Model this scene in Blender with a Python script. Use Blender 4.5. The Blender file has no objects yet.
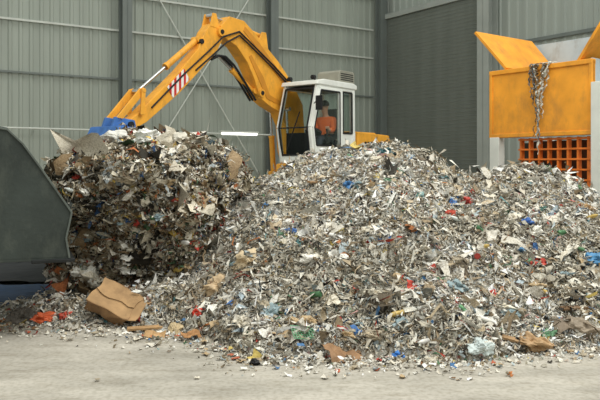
import bpy, math, random
import numpy as np
from mathutils import Vector, Matrix, Euler
from mathutils.bvhtree import BVHTree
random.seed(7); rng=np.random.default_rng(11)
scene=bpy.context.scene
COL=scene.collection
scene.view_settings.view_transform='Standard'

def lin(c):
    return tuple(((v/255)/12.92 if v/255<=.04045 else ((v/255+.055)/1.055)**2.4) for v in c[:3])
_m={}
def mat(name,rgb,rough=.55,metal=0,var=.18,scale=6,bump=0.0,bscale=30,spec=.4,detail=6):
    if name in _m: return _m[name]
    m=bpy.data.materials.new(name); m.use_nodes=True
    nt=m.node_tree; N=nt.nodes; L=nt.links; b=N['Principled BSDF']
    c=lin(rgb)
    tc=N.new('ShaderNodeTexCoord'); no=N.new('ShaderNodeTexNoise'); no.inputs['Scale'].default_value=scale; no.inputs['Detail'].default_value=detail
    L.new(tc.outputs['Object'],no.inputs['Vector'])
    r=N.new('ShaderNodeValToRGB'); r.color_ramp.elements[0].position=.3; r.color_ramp.elements[1].position=.7
    r.color_ramp.elements[0].color=tuple(v*(1-var) for v in c)+(1,)
    r.color_ramp.elements[1].color=tuple(min(1,v*(1+var)) for v in c)+(1,)
    L.new(no.outputs['Fac'],r.inputs['Fac']); L.new(r.outputs['Color'],b.inputs['Base Color'])
    b.inputs['Roughness'].default_value=rough; b.inputs['Metallic'].default_value=metal
    b.inputs['Specular IOR Level'].default_value=spec
    if bump:
        n2=N.new('ShaderNodeTexNoise'); n2.inputs['Scale'].default_value=bscale; n2.inputs['Detail'].default_value=5
        L.new(tc.outputs['Object'],n2.inputs['Vector'])
        bp=N.new('ShaderNodeBump'); bp.inputs['Strength'].default_value=bump; bp.inputs['Distance'].default_value=.02
        L.new(n2.outputs['Fac'],bp.inputs['Height']); L.new(bp.outputs['Normal'],b.inputs['Normal'])
    _m[name]=m; return m
def worn(m,dirt,amount=.55,scale=5,lo=.5,hi=.68):
    N=m.node_tree.nodes;L=m.node_tree.links;b=N['Principled BSDF']; src=b.inputs['Base Color'].links[0].from_socket
    tc=N.new('ShaderNodeTexCoord'); n=N.new('ShaderNodeTexNoise'); n.inputs['Scale'].default_value=scale; n.inputs['Detail'].default_value=9; n.inputs['Roughness'].default_value=.7
    mp=N.new('ShaderNodeMapping'); mp.inputs['Scale'].default_value=(1,1,.45); mp.inputs['Location'].default_value=(3,7,2)
    L.new(tc.outputs['Object'],mp.inputs['Vector']);L.new(mp.outputs['Vector'],n.inputs['Vector'])
    r=N.new('ShaderNodeValToRGB'); r.color_ramp.elements[0].position=lo;r.color_ramp.elements[0].color=(0,0,0,1);r.color_ramp.elements[1].position=hi;r.color_ramp.elements[1].color=(amount,)*3+(1,)
    L.new(n.outputs['Fac'],r.inputs['Fac'])
    mx=N.new('ShaderNodeMixRGB'); L.new(r.outputs['Color'],mx.inputs[0]); L.new(src,mx.inputs[1]); mx.inputs[2].default_value=lin(dirt)+(1,)
    L.new(mx.outputs['Color'],b.inputs['Base Color']); return m

ORANGE=worn(mat('orange_paint',(240,170,56),.55,0,.12,4),(156,118,66),.45,6)
ORANGE2=worn(mat('hopper_orange_paint',(238,160,46),.6,0,.14,3),(160,112,58),.55,3.5,.45,.68)
GRILLE=mat('grille_orange',(216,116,40),.7,0,.22,8)
WHITE=mat('cab_white_paint',(234,236,230),.4,0,.06,5)
DARK=mat('dark_rubber',(28,29,31),.7,0,.2,8)
STEEL=mat('bright_steel',(190,190,188),.25,.9,.05,5)
GREY=mat('beige_grey_casing',(150,148,134),.6,0,.12,5)
LGREY=mat('light_grey_paint',(198,202,194),.5,0,.1,4)
BLUE=mat('blue_paint',(66,112,176),.6,0,.25,6)
BUCKET=worn(mat('worn_bucket_steel',(56,62,58),.65,.0,.3,1.6,.25,20,spec=.25),(108,112,100),.45,3,.5,.75)
EDGE=mat('cutting_edge_steel',(34,36,36),.5,.4,.25,5)
COLUMN=mat('column_steel',(114,121,117),.6,0,.08,2)
COLUMN2=mat('column_light_steel',(164,169,163),.6,0,.08,2)

class MB:
    def __init__(s): s.v=[]; s.f=[]; s.m=[]
    def add(s,vs,fs,mi=0):
        o=len(s.v); s.v+= [tuple(p) for p in vs]; s.f+=[tuple(i+o for i in f) for f in fs]; s.m+=[mi]*len(fs)
    def box(s,a,b,mi=0):
        x0,y0,z0=a; x1,y1,z1=b
        s.add([(x0,y0,z0),(x1,y0,z0),(x1,y1,z0),(x0,y1,z0),(x0,y0,z1),(x1,y0,z1),(x1,y1,z1),(x0,y1,z1)],
              [(0,3,2,1),(4,5,6,7),(0,1,5,4),(1,2,6,5),(2,3,7,6),(3,0,4,7)],mi)
    def beam(s,p,q,w,h,mi=0,up=(0,0,1)):
        p=Vector(p);q=Vector(q);d=(q-p).normalized();u=Vector(up)
        if abs(d.dot(u))>.98:u=Vector((1,0,0))
        a=d.cross(u).normalized();b=a.cross(d)
        a*=w/2;b*=h/2
        s.add([p-a-b,p+a-b,p+a+b,p-a+b,q-a-b,q+a-b,q+a+b,q-a+b],
              [(0,3,2,1),(4,5,6,7),(0,1,5,4),(1,2,6,5),(2,3,7,6),(3,0,4,7)],mi)
    def cyl(s,p,q,r0,r1=None,n=20,mi=0):
        r1=r0 if r1 is None else r1
        p=Vector(p);q=Vector(q);d=(q-p).normalized();u=Vector((0,0,1)) if abs(d.z)<.95 else Vector((1,0,0))
        a=d.cross(u).normalized();b=a.cross(d)
        vs=[];
        for c,r in((p,r0),(q,r1)):
            for i in range(n):
                t=2*math.pi*i/n; vs.append(c+a*r*math.cos(t)+b*r*math.sin(t))
        fs=[(i,(i+1)%n,n+(i+1)%n,n+i) for i in range(n)]
        fs.append(tuple(range(n-1,-1,-1)));fs.append(tuple(range(n,2*n)))
        s.add(vs,fs,mi)
    def tube(s,pts,r,n=8,mi=0):
        for a,b in zip(pts[:-1],pts[1:]): s.cyl(a,b,r,r,n,mi)
    def prism(s,pts,y0,y1,mi=0):
        n=len(pts)
        vs=[(x,y0,z) for x,z in pts]+[(x,y1,z) for x,z in pts]
        fs=[(i,(i+1)%n,n+(i+1)%n,n+i) for i in range(n)]
        fs.append(tuple(range(n-1,-1,-1)));fs.append(tuple(range(n,2*n)))
        s.add(vs,fs,mi)
    def lathe(s,prof,n=24,mi=0,c=(0,0,0)):
        vs=[];fs=[]
        for r,z in prof:
            for i in range(n):
                t=2*math.pi*i/n; vs.append((c[0]+r*math.cos(t),c[1]+r*math.sin(t),c[2]+z))
        for j in range(len(prof)-1):
            for i in range(n):
                k=(i+1)%n; fs.append((j*n+i,j*n+k,(j+1)*n+k,(j+1)*n+i))
        s.add(vs,fs,mi)
    def build(s,name,mats,parent=None,bevel=0,smooth=False,label=None):
        me=bpy.data.meshes.new(name); me.from_pydata(s.v,[],s.f)
        if not isinstance(mats,(list,tuple)): mats=[mats]
        for m in mats: me.materials.append(m)
        me.polygons.foreach_set('material_index',s.m)
        import bmesh
        bm=bmesh.new(); bm.from_mesh(me); bmesh.ops.recalc_face_normals(bm,faces=bm.faces); bm.to_mesh(me); bm.free()
        if smooth:
            me.polygons.foreach_set('use_smooth',[True]*len(me.polygons))
        o=bpy.data.objects.new(name,me); COL.objects.link(o)
        if parent: o.parent=parent
        if bevel:
            b=o.modifiers.new('b','BEVEL'); b.width=bevel; b.segments=2; b.limit_method='ANGLE'
        if smooth:
            try:
                e=o.modifiers.new('e','EDGE_SPLIT'); e.split_angle=math.radians(40)
            except: pass
        if label:o['label']=label
        return o
def tag(o,label,cat,group=None,kind=None):
    o['label']=label; o['category']=cat
    if group:o['group']=group
    if kind:o['kind']=kind
    return o
def empty(name,loc=(0,0,0),rz=0):
    e=bpy.data.objects.new(name,None); COL.objects.link(e); e.location=loc; e.rotation_euler=(0,0,rz); e.empty_display_size=.2; return e

# ---------------------------------------------------------------- camera
cam=bpy.data.cameras.new('camera'); co=bpy.data.objects.new('camera',cam); COL.objects.link(co)
co.location=(0,0,1.6); co.rotation_euler=(math.radians(90),0,0)
cam.sensor_width=36; cam.lens=42; cam.shift_y=-35/600
scene.camera=co

# ---------------------------------------------------------------- setting
def floor_mat():
    m=bpy.data.materials.new('concrete_floor'); m.use_nodes=True
    nt=m.node_tree;N=nt.nodes;L=nt.links;b=N['Principled BSDF']
    tc=N.new('ShaderNodeTexCoord')
    n1=N.new('ShaderNodeTexNoise');n1.inputs['Scale'].default_value=.9;n1.inputs['Detail'].default_value=8;n1.inputs['Roughness'].default_value=.65
    n2=N.new('ShaderNodeTexNoise');n2.inputs['Scale'].default_value=26;n2.inputs['Detail'].default_value=7
    n3=N.new('ShaderNodeTexNoise');n3.inputs['Scale'].default_value=3.2;n3.inputs['Detail'].default_value=9;n3.inputs['Roughness'].default_value=.7
    mp=N.new('ShaderNodeMapping'); mp.inputs['Scale'].default_value=(.8,2.2,1)
    L.new(tc.outputs['Object'],mp.inputs['Vector']);L.new(mp.outputs['Vector'],n1.inputs['Vector']);L.new(tc.outputs['Object'],n2.inputs['Vector']);L.new(mp.outputs['Vector'],n3.inputs['Vector'])
    r=N.new('ShaderNodeValToRGB'); e=r.color_ramp.elements
    e[0].position=.32;e[0].color=lin((152,147,136))+(1,);e[1].position=.66;e[1].color=lin((194,188,176))+(1,)
    L.new(n1.outputs['Fac'],r.inputs['Fac'])
    def mul(src,n,lo,hi,c,f):
        r2=N.new('ShaderNodeValToRGB'); r2.color_ramp.elements[0].position=lo;r2.color_ramp.elements[0].color=c+(1,);r2.color_ramp.elements[1].position=hi;r2.color_ramp.elements[1].color=(1,1,1,1)
        L.new(n.outputs['Fac'],r2.inputs['Fac'])
        mx=N.new('ShaderNodeMixRGB');mx.blend_type='MULTIPLY';mx.inputs[0].default_value=f
        L.new(src,mx.inputs[1]);L.new(r2.outputs['Color'],mx.inputs[2]); return mx.outputs['Color']
    s=mul(r.outputs['Color'],n2,.36,.56,(.7,.69,.65),.6); s=mul(s,n3,.36,.5,(.78,.76,.72),.7)
    L.new(s,b.inputs['Base Color'])
    b.inputs['Roughness'].default_value=.75;b.inputs['Specular IOR Level'].default_value=.25
    bp=N.new('ShaderNodeBump');bp.inputs['Strength'].default_value=.25;bp.inputs['Distance'].default_value=.01
    L.new(n2.outputs['Fac'],bp.inputs['Height']);L.new(bp.outputs['Normal'],b.inputs['Normal'])
    return m
mb=MB(); mb.box((-26,-6,-.2),(24,34,0)); fl=mb.build('floor',floor_mat()); tag(fl,'dusty pale concrete slab floor of the hall','floor',kind='structure')

U=Vector((.83,.557,0)).normalized(); V=Vector((U.y,-U.x,0)); C=Vector((2.85,24,0))
rotU=math.atan2(U.y,U.x); rotV=math.atan2(V.y,V.x)
def wall_mat(name,c,streak=.1):
    m=bpy.data.materials.new(name); m.use_nodes=True
    nt=m.node_tree;N=nt.nodes;L=nt.links;b=N['Principled BSDF']
    tc=N.new('ShaderNodeTexCoord'); mp=N.new('ShaderNodeMapping'); mp.inputs['Scale'].default_value=(1.5,1,.12)
    n=N.new('ShaderNodeTexNoise'); n.inputs['Scale'].default_value=2; n.inputs['Detail'].default_value=5
    L.new(tc.outputs['Object'],mp.inputs['Vector']);L.new(mp.outputs['Vector'],n.inputs['Vector'])
    r=N.new('ShaderNodeValToRGB'); l=lin(c)
    r.color_ramp.elements[0].position=.3;r.color_ramp.elements[0].color=tuple(v*(1-streak) for v in l)+(1,)
    r.color_ramp.elements[1].position=.7;r.color_ramp.elements[1].color=tuple(v*(1+streak) for v in l)+(1,)
    L.new(n.outputs['Fac'],r.inputs['Fac']);L.new(r.outputs['Color'],b.inputs['Base Color'])
    b.inputs['Roughness'].default_value=.5; b.inputs['Specular IOR Level'].default_value=.4
    return m
def corrugated(name,x0,x1,z0,z1,mt,rib=.25,depth=.035,horizontal=False):
    pts=[]
    if not horizontal:
        x=x0
        while x<x1:
            pts+=[(x,0),(x+rib*.55,0),(x+rib*.65,-depth),(x+rib*.9,-depth)]; x+=rib
        pts.append((x1,0)); pts=[p for p in pts if p[0]<=x1]
        vs=[(a,b,z0) for a,b in pts]+[(a,b,z1) for a,b in pts]
    else:
        z=z0
        while z<z1:
            pts+=[(z,0),(z+rib*.7,-depth*.6),(z+rib*.85,-depth)]; z+=rib
        pts.append((z1,0)); pts=[p for p in pts if p[0]<=z1]
        vs=[(x0,b,a) for a,b in pts]+[(x1,b,a) for a,b in pts]
    n=len(pts)
    k=len(vs)
    vs+=[(x0,.12,z0),(x1,.12,z0),(x1,.12,z1),(x0,.12,z1)]
    fs=[(i,i+1,n+i+1,n+i) for i in range(n-1)]+[(k,k+1,k+2,k+3)]
    mb=MB(); mb.add(vs,fs); return mb.build(name,mt)
WL=wall_mat('wall_cladding_left',(154,161,151)); WR=wall_mat('wall_cladding_right',(164,171,163)); WD=wall_mat('roller_door_grey',(120,125,118))
w=corrugated('wall_left',-19,.05,0,8.6,WL,.25,.028); w.location=C; w.rotation_euler=(0,0,rotU); tag(w,'ribbed grey-green steel cladding wall','wall',kind='structure')
w=corrugated('wall_right',0,15,0,8.6,WR,.3,.035); w.location=C; w.rotation_euler=(0,0,rotV); tag(w,'ribbed light grey steel cladding wall','wall',kind='structure')
d=corrugated('door_1',.3,4.45,0,6.5,WD,.11,.03,True); d.location=C-Vector((-V.y,V.x,0))*.14; d.rotation_euler=(0,0,rotV); tag(d,'tall dark grey roller shutter door','door',kind='structure')

def onL(t,off,z):
    return C-U*t-Vector((-U.y,U.x,0))*off+Vector((0,0,z))
def onR(t,off,z):
    return C+V*t-Vector((-V.y,V.x,0))*off+Vector((0,0,z))
def ibeam(name,loc,rz,h,mt,fw=.26,dp=.3):
    mb=MB(); mb.box((-fw/2,-dp/2,0),(fw/2,-dp/2+.025,h));mb.box((-fw/2,dp/2-.025,0),(fw/2,dp/2,h));mb.box((-.01,-dp/2,0),(.01,dp/2,h))
    mb.box((-fw/2-.06,-dp/2-.06,0),(fw/2+.06,dp/2+.02,.03))
    o=mb.build(name,mt); o.location=loc;o.rotation_euler=(0,0,rz); return o
for i,t in enumerate((.3,4.6,9.2,13.8)):
    o=ibeam('steel_column',onL(t,.24,0),rotU,8.5,COLUMN); tag(o,'grey steel I-section column against the ribbed wall','column',group='wall columns')
o=ibeam('steel_column',onR(4.85,.3,0),rotV,8.5,COLUMN2,.42,.4); tag(o,'light grey broad steel column beside the roller door','column',group='wall columns')
o=ibeam('steel_column',onR(10.5,.3,0),rotV,8.5,COLUMN2,.42,.4); tag(o,'light grey broad steel column beside the roller door','column',group='wall columns')
def rail(name,a,b,w,h,mt,label,cat,group=None):
    mb=MB(); mb.beam(a,b,w,h); o=mb.build(name,mt); tag(o,label,cat,group); return o
for z in (3.9,5.2,6.15,7.2):
    rail('wall_rail',onL(18.5,.07,z),onL(.5,.07,z),.05,.05,LGREY if z in(5.2,6.15) else COLUMN,'thin horizontal steel rail running along the ribbed wall','rail','wall rails')
rail('wall_rail',onR(5.1,.08,4.95),onR(14,.08,4.95),.05,.09,COLUMN,'thin horizontal steel rail running along the light wall','rail','wall rails')
rail('wall_rail',onR(.3,.2,6.58),onR(4.6,.2,6.58),.1,.16,COLUMN2,'steel lintel over the roller door','rail','wall rails')
mb=MB(); mb.cyl(onL(18,.42,2.5),onL(4.7,.42,2.5),.024,n=10)
for t in (16,11.5,7): mb.beam(onL(t,.42,2.5),onL(t,.06,2.5),.03,.03)
o=mb.build('conduit_pipe',LGREY); tag(o,'thin pale conduit pipe fixed along the wall','pipe')
for a,b in(((9.0,1.0),(4.8,7.4)),((4.8,1.0),(9.0,7.4))):
    mb=MB(); mb.cyl(onL(a[0],.13,a[1]),onL(b[0],.13,b[1]),.02,n=8); o=mb.build('brace_rod',LGREY); tag(o,'thin diagonal steel bracing rod between wall columns','brace',group='bracing rods')
lampm=bpy.data.materials.new('tube_glow'); lampm.use_nodes=True; bb=lampm.node_tree.nodes['Principled BSDF']
bb.inputs['Emission Color'].default_value=(1,1,.92,1); bb.inputs['Emission Strength'].default_value=2.2
le=empty('tube_lamp'); tag(le,'lit white fluorescent tube lamp fixed to the wall pipe','lamp')
mb=MB(); mb.beam(onL(6.5,.48,2.56),onL(5.25,.48,2.56),.1,.05); mb.build('lamp_housing',LGREY,le)
mb=MB(); mb.cyl(onL(6.45,.5,2.5),onL(5.3,.5,2.5),.035,n=12); mb.build('lamp_tube',lampm,le)

# ---------------------------------------------------------------- noise
def vnoise(x,y,seed=0):
    xi=np.floor(x).astype(np.int64); yi=np.floor(y).astype(np.int64); xf=x-xi; yf=y-yi
    def h(a,b):
        n=(a*374761393+b*668265263+seed*144665)&0x7fffffff
        n=((n^(n>>13))*1274126177)&0x7fffffff
        return ((n^(n>>16))&0xffff)/65535.
    u=xf*xf*(3-2*xf); v=yf*yf*(3-2*yf)
    return (h(xi,yi)*(1-u)+h(xi+1,yi)*u)*(1-v)+(h(xi,yi+1)*(1-u)+h(xi+1,yi+1)*u)*v-.5
def fbm(x,y,s,seed=0,o=3):
    r=0
    for i in range(o): r=r+vnoise(x*s*2**i,y*s*2**i,seed+i)/2**i
    return r

# ---------------------------------------------------------------- heap surfaces
RX=[-6,-5,-4,-3,-2.2,-1.6,-1.2,-.86,-.53,-.13,.13,.53,1.0,1.33,1.73,1.99,2.39,2.66,3.06,3.32,3.59,3.99,4.6,5.4,6.2]
RH=[.0,.0,.0,.03,.12,.36,.74,1.15,1.33,1.49,1.62,1.66,1.76,1.7,1.62,1.46,1.34,1.34,1.44,1.44,1.28,.95,.55,.2,.02]
BX=[-6,-3.1,-2.5,-1.73,-.97,-.41,.33,1.38,1.9,2.66,4,5,6.2]
BY=[7.2,7.15,7.1,6.95,6.6,5.8,5.7,5.72,6.0,6.15,6.5,7.0,8]
YR=9.3
def hR(x,y):
    H=np.interp(x,RX,RH); B=np.interp(x,BX,BY)+.35*fbm(x,x*0,1.3,9)
    t=np.clip((y-B)/(YR-B),0,1); b=np.clip((y-YR)/2.8,0,1)
    z=H*t**.8*(1-b**1.6)
    sk=np.exp(-((y-(B+.3))/.22)**2)*np.interp(x,[-4.2,-3.2,-2.4,-1.2,-.8],[0.0,.06,.13,.16,0])
    z=z+sk*(.8+.9*fbm(x,y,3.1,17,2))
    m=np.clip(z*3,0,1)
    return z+m*(.34*fbm(x,y,1.1,3,5)+.03)
LC=(-2.0,9.95); PR=np.array([.93,.88,.85,.87,.93,1.0,1.06,1.09,1.04,.85,.5,0.]); PZ=np.array([0,.08,.22,.45,.7,.95,1.15,1.34,1.56,1.74,1.88,1.94])
PS=np.concatenate([[0],np.cumsum(np.hypot(np.diff(PR),np.diff(PZ)))]); PS/=PS[-1]
def SL(u,v):
    r=np.interp(v,PS,PR); z=np.interp(v,PS,PZ)
    c=np.cos(u); s=np.sin(u); n=3.4
    rr=(np.abs(c/1.12)**n+np.abs(s/2.25)**n)**(-1/n)
    amp=np.clip(r*1.5,0,1)
    nn=1+amp*(.19*fbm(u*2.3+40,z*3.4+7,1.0,21,5)+.08*fbm(u*8,z*9,1.0,77,2))
    zz=z+np.clip(z*2,0,1)*(.26*fbm(u*2+3,v*7,1.0,33,4)+.1*fbm(u*7,v*24,1.0,61,2))*np.clip(1.2-amp*.4,0,1)
    dx=rr*r*nn*c/1.16
    zz=zz*(1-.12*np.clip(-dx,0,1.2)**2-.05*np.clip(dx,0,1.2)**2)
    return LC[0]+rr*r*nn*c, LC[1]+rr*r*nn*s, zz

def palette(p,n):
    cols=np.array([lin(c) for c,w in p]); w=np.array([w for c,w in p]); w=w/w.sum()
    return cols[rng.choice(len(p),n,p=w)]
PAL_R=[((240,238,230),.27),((220,214,201),.26),((192,187,175),.18),((196,180,154),.09),((160,143,119),.07),((118,108,94),.06),((66,62,56),.025),((80,122,168),.009),((178,70,58),.008),((96,136,104),.006),((218,196,116),.007),((110,156,162),.007),((202,132,82),.006),((180,194,202),.045),((204,164,160),.005)]
PAL_L=[((210,202,184),.22),((238,233,222),.17),((166,156,134),.18),((154,132,102),.13),((110,94,72),.12),((58,54,46),.09),((66,98,144),.014),((172,62,50),.02),((78,106,78),.022),((208,180,98),.02),((198,124,80),.014),((170,178,180),.03)]

def pieces(P,Nrm,kind,size,pal,lift=.04,shade=1.0):
    n=len(P)
    if kind=='sheet': a,b=5,4
    elif kind in('strip','strand'): a,b=(8,2) if kind=='strip' else (11,2)
    else: a,b=3,3
    ga,gb=np.meshgrid(np.linspace(-.5,.5,a),np.linspace(-.5,.5,b),indexing='ij')
    ga=ga.ravel();gb=gb.ravel();k=a*b
    s=size[0]*np.exp(rng.normal(0,size[1],n)); 
    if kind=='strip': la=s*1.6; lb=s*rng.uniform(.12,.3,n)
    elif kind=='strand': la=s*1.7; lb=rng.uniform(.004,.010,n)
    else: la=s; lb=s*rng.uniform(.35,1,n)
    X=ga[None]*la[:,None]*(1+.2*rng.normal(size=(n,k))); Y=gb[None]*lb[:,None]*(1+.35*rng.normal(size=(n,k)))
    if kind in('strip','strand'):
        ph=rng.uniform(0,6.28,(n,1)); fr=rng.uniform(4,15,(n,1))
        Z=np.sin(ga[None]*fr+ph)*la[:,None]*.12+rng.normal(size=(n,k))*s[:,None]*.03
        Y=Y+np.cos(ga[None]*fr*.8+ph*2)*la[:,None]*.24+rng.normal(size=(n,k))*s[:,None]*.03
        tilt=.3
    else: Z=rng.normal(size=(n,k))*s[:,None]*.2; tilt=.45
    Nn=Nrm+rng.normal(size=(n,3))*tilt; Nn/=np.linalg.norm(Nn,axis=1,keepdims=True)
    T=np.cross(Nn,rng.normal(size=(n,3))); T/=np.linalg.norm(T,axis=1,keepdims=True); B=np.cross(Nn,T)
    O=P+Nrm*rng.uniform(-.2,1,(n,1))*lift
    W=O[:,None]+X[...,None]*T[:,None]+Y[...,None]*B[:,None]+Z[...,None]*Nn[:,None]
    W[...,2]=np.maximum(W[...,2],.004)
    q=[(i*b+j,(i+1)*b+j,(i+1)*b+j+1,i*b+j+1) for i in range(a-1) for j in range(b-1)]
    Q=(np.array(q)[None]+np.arange(n)[:,None,None]*k).reshape(-1,4)
    c=palette(pal,n)*rng.uniform(.8,1.08,(n,1))*shade
    pt=fbm(P[:,0]+5,P[:,2]*1.4+P[:,1]*.5,1.6,51,4)[:,None]
    c=c*(1+.4*pt)*np.where(pt<0,np.array([[1,.98,.93]]),np.array([[1,1,1]]))
    c=np.repeat(c,k,axis=0)*rng.uniform(.88,1.05,(n*k,1))
    return W.reshape(-1,3),Q,np.clip(c,0,.88)
def assemble(name,parts,mt):
    vs=[];qs=[];cs=[];o=0
    for v,q,c in parts: vs.append(v);qs.append(q+o);cs.append(c);o+=len(v)
    v=np.concatenate(vs);q=np.concatenate(qs);c=np.concatenate(cs)
    me=bpy.data.meshes.new(name); me.vertices.add(len(v)); me.vertices.foreach_set('co',v.astype(np.float32).ravel())
    me.loops.add(q.size); me.loops.foreach_set('vertex_index',q.astype(np.int32).ravel())
    me.polygons.add(len(q)); me.polygons.foreach_set('loop_start',(np.arange(len(q))*4).astype(np.int32))
    me.polygons.foreach_set('loop_total',np.full(len(q),4,np.int32))
    me.update(calc_edges=True); me.validate()
    ca=me.color_attributes.new('Col','FLOAT_COLOR','POINT'); ca.data.foreach_set('color',np.concatenate([c,np.ones((len(c),1))],1).astype(np.float32).ravel())
    me.polygons.foreach_set('use_smooth',[True]*len(me.polygons))
    me.materials.append(mt); ob=bpy.data.objects.new(name,me); COL.objects.link(ob); return ob
wm=bpy.data.materials.new('mixed_waste'); wm.use_nodes=True
N=wm.node_tree.nodes;L=wm.node_tree.links;b=N['Principled BSDF']
at=N.new('ShaderNodeVertexColor');at.layer_name='Col'
tc=N.new('ShaderNodeTexCoord'); no=N.new('ShaderNodeTexNoise');no.inputs['Scale'].default_value=60;no.inputs['Detail'].default_value=6
L.new(tc.outputs['Object'],no.inputs['Vector'])
rr=N.new('ShaderNodeValToRGB');rr.color_ramp.elements[0].position=.36;rr.color_ramp.elements[0].color=(.62,.59,.53,1);rr.color_ramp.elements[1].position=.56;rr.color_ramp.elements[1].color=(1,1,1,1)
L.new(no.outputs['Fac'],rr.inputs['Fac'])
mx=N.new('ShaderNodeMixRGB');mx.blend_type='MULTIPLY';mx.inputs[0].default_value=.85
L.new(at.outputs['Color'],mx.inputs[1]);L.new(rr.outputs['Color'],mx.inputs[2]);L.new(mx.outputs['Color'],b.inputs['Base Color'])
bp=N.new('ShaderNodeBump');bp.inputs['Strength'].default_value=.5;bp.inputs['Distance'].default_value=.01
L.new(no.outputs['Fac'],bp.inputs['Height']);L.new(bp.outputs['Normal'],b.inputs['Normal'])
b.inputs['Roughness'].default_value=.7;b.inputs['Specular IOR Level'].default_value=.25

def grid_base(F,nu,nv,pal,k=.75):
    uu,vv=np.meshgrid(np.linspace(0,1,nu),np.linspace(0,1,nv),indexing='ij')
    x,y,z=F(uu.ravel(),vv.ravel()); v=np.stack([x,y,z],1)
    i,j=np.meshgrid(np.arange(nu-1),np.arange(nv-1),indexing='ij'); a=(i*nv+j).ravel()
    q=np.stack([a,a+nv,a+nv+1,a+1],1); c=palette(pal,len(v))*k
    return v,q,c
def FR(u,v):
    x=-5+11*u; y=5.3+6.8*v; z=hR(x,y); return x,y,np.where(z<.012,-.03,z)
def FL(u,v):
    return SL(u*2*np.pi,v)
def normals(F,u,v,e=.004):
    a=np.stack(F(u,v),1); b=np.stack(F(u+e,v),1)-a; c=np.stack(F(u,v+e),1)-a
    n=np.cross(b,c); n/=np.linalg.norm(n,axis=1,keepdims=True)+1e-9
    return a,n
baseR=grid_base(FR,420,280,PAL_R,.7); baseL=grid_base(FL,300,150,PAL_L,.5)
def sampR(n):
    u=rng.uniform(.0,1,n*5); v=rng.uniform(0,1,n*5)**1.35
    a,nm=normals(FR,u,v)
    keep=(a[:,2]>.02)&(a[:,1]<11.2)&((a[:,0]/a[:,1])>-.5)&((a[:,0]/a[:,1])<.55)&(rng.uniform(size=len(u))<np.clip(a[:,2]*8,.15,1))
    a=a[keep][:n];nm=nm[keep][:n]; nm*=np.sign(nm[:,2:3]+1e-6); return a,nm
def sampL(n):
    u=rng.uniform(.48,1.04,n); v=rng.uniform(0,1,n)**1.0*.97
    a,nm=normals(FL,u,v)
    ctr=np.array([LC[0],LC[1],.6]); s=np.sign(np.sum(nm*(a-ctr),1,keepdims=True)); return a,nm*s
partsR=[baseR]; partsL=[baseL]
for kind,n,sz in (('sheet',22000,(.034,.65)),('strip',20000,(.036,.5)),('strand',80000,(.07,.5)),('chip',60000,(.018,.5))):
    a,nm=sampR(n); partsR.append(pieces(a,nm,kind,sz,PAL_R,.025))
for kind,n,sz in (('sheet',17000,(.046,.65)),('strip',11000,(.045,.5)),('strand',20000,(.08,.4)),('chip',30000,(.024,.5))):
    a,nm=sampL(n); partsL.append(pieces(a,nm,kind,sz,PAL_L,.045))
n=4200; x=rng.uniform(-3.6,4.2,n); B=np.interp(np.clip(x,-2.6,9),BX,BY); y=B-np.abs(rng.normal(0,.22,n))*np.where(x<-.5,1.6,1)+.12
a=np.stack([x,y,np.full(n,.008)],1); nm=np.tile([[0,0,1.]],(n,1)); partsR.append(pieces(a,nm,'chip',(.022,.5),PAL_R,.012))
hr=assemble('waste_heap',partsR,wm); tag(hr,'broad mound of pale shredded paper, plastic and mixed rubbish','rubbish heap',kind='stuff')
hl=assemble('waste_heap',partsL,wm); tag(hl,'steep darker clump of compacted mixed household rubbish below the digger arm','rubbish heap',kind='stuff')

def bvh(p): return BVHTree.FromPolygons([tuple(v) for v in p[0]],[tuple(q) for q in p[1]])
bR=bvh(baseR); bL=bvh(baseL)
def drop(x,y):
    best=0
    for t in(bR,bL):
        h=t.ray_cast(Vector((x,y,6)),Vector((0,0,-1)))
        if h[0] and h[0].z>best: best=h[0].z
    return Vector((x,y,best))
def face(x,z):
    best=None
    for t in(bR,bL):
        h=t.ray_cast(Vector((x,3,z)),Vector((0,1,0)))
        if h[0] and (best is None or h[0].y<best.y): best=h[0]
    return best

# ---------------------------------------------------------------- litter items
def cmat(rgb,rough=.5,kind='plastic'):
    return mat('%s_%d_%d_%d'%((kind,)+tuple(rgb)),rgb,rough,0,.2,9)
from mathutils import noise as mnoise
def crumple_ball(name,size,mt,seed,flat=.6,amp=.38):
    import bmesh
    bm=bmesh.new(); bmesh.ops.create_icosphere(bm,subdivisions=4,radius=1)
    for v in bm.verts:
        p=v.co.copy()
        d=1+amp*mnoise.noise(p*1.5+Vector((seed,0,0)))*1.6+amp*.7*abs(mnoise.noise(p*4+Vector((0,seed,0))))-amp*.5*abs(mnoise.noise(p*8+Vector((0,0,seed))))
        v.co=Vector((p.x*d,p.y*d*.8,p.z*d*flat))*size*.5
    for v in bm.verts:
        if v.co.x>size*.43: v.co.y*=.35; v.co.z*=.5; v.co.x*=1.15
    me=bpy.data.meshes.new(name); bm.to_mesh(me); bm.free(); me.materials.append(mt)
    o=bpy.data.objects.new(name,me); COL.objects.link(o); return o
def crumple_sheet(name,w,h,mt,seed,amp=.12,n=14):
    vs=[];fs=[]
    for i in range(n):
        for j in range(n):
            x=(i/(n-1)-.5)*w; y=(j/(n-1)-.5)*h
            q=Vector((x/w*2.2+seed,y/w*2.2,seed*.3))
            z=amp*w*(mnoise.noise(q)*2+.6*mnoise.noise(q*3))
            ex=.12*w*mnoise.noise(Vector((x*9+seed,y*9,3)));
            vs.append((x+ex,y+ex*.6,z))
    for i in range(n-1):
        for j in range(n-1): fs.append((i*n+j,(i+1)*n+j,(i+1)*n+j+1,i*n+j+1))
    mb=MB(); mb.add(vs,fs); o=mb.build(name,mt); s=o.modifiers.new('s','SOLIDIFY'); s.thickness=.004; return o
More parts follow.
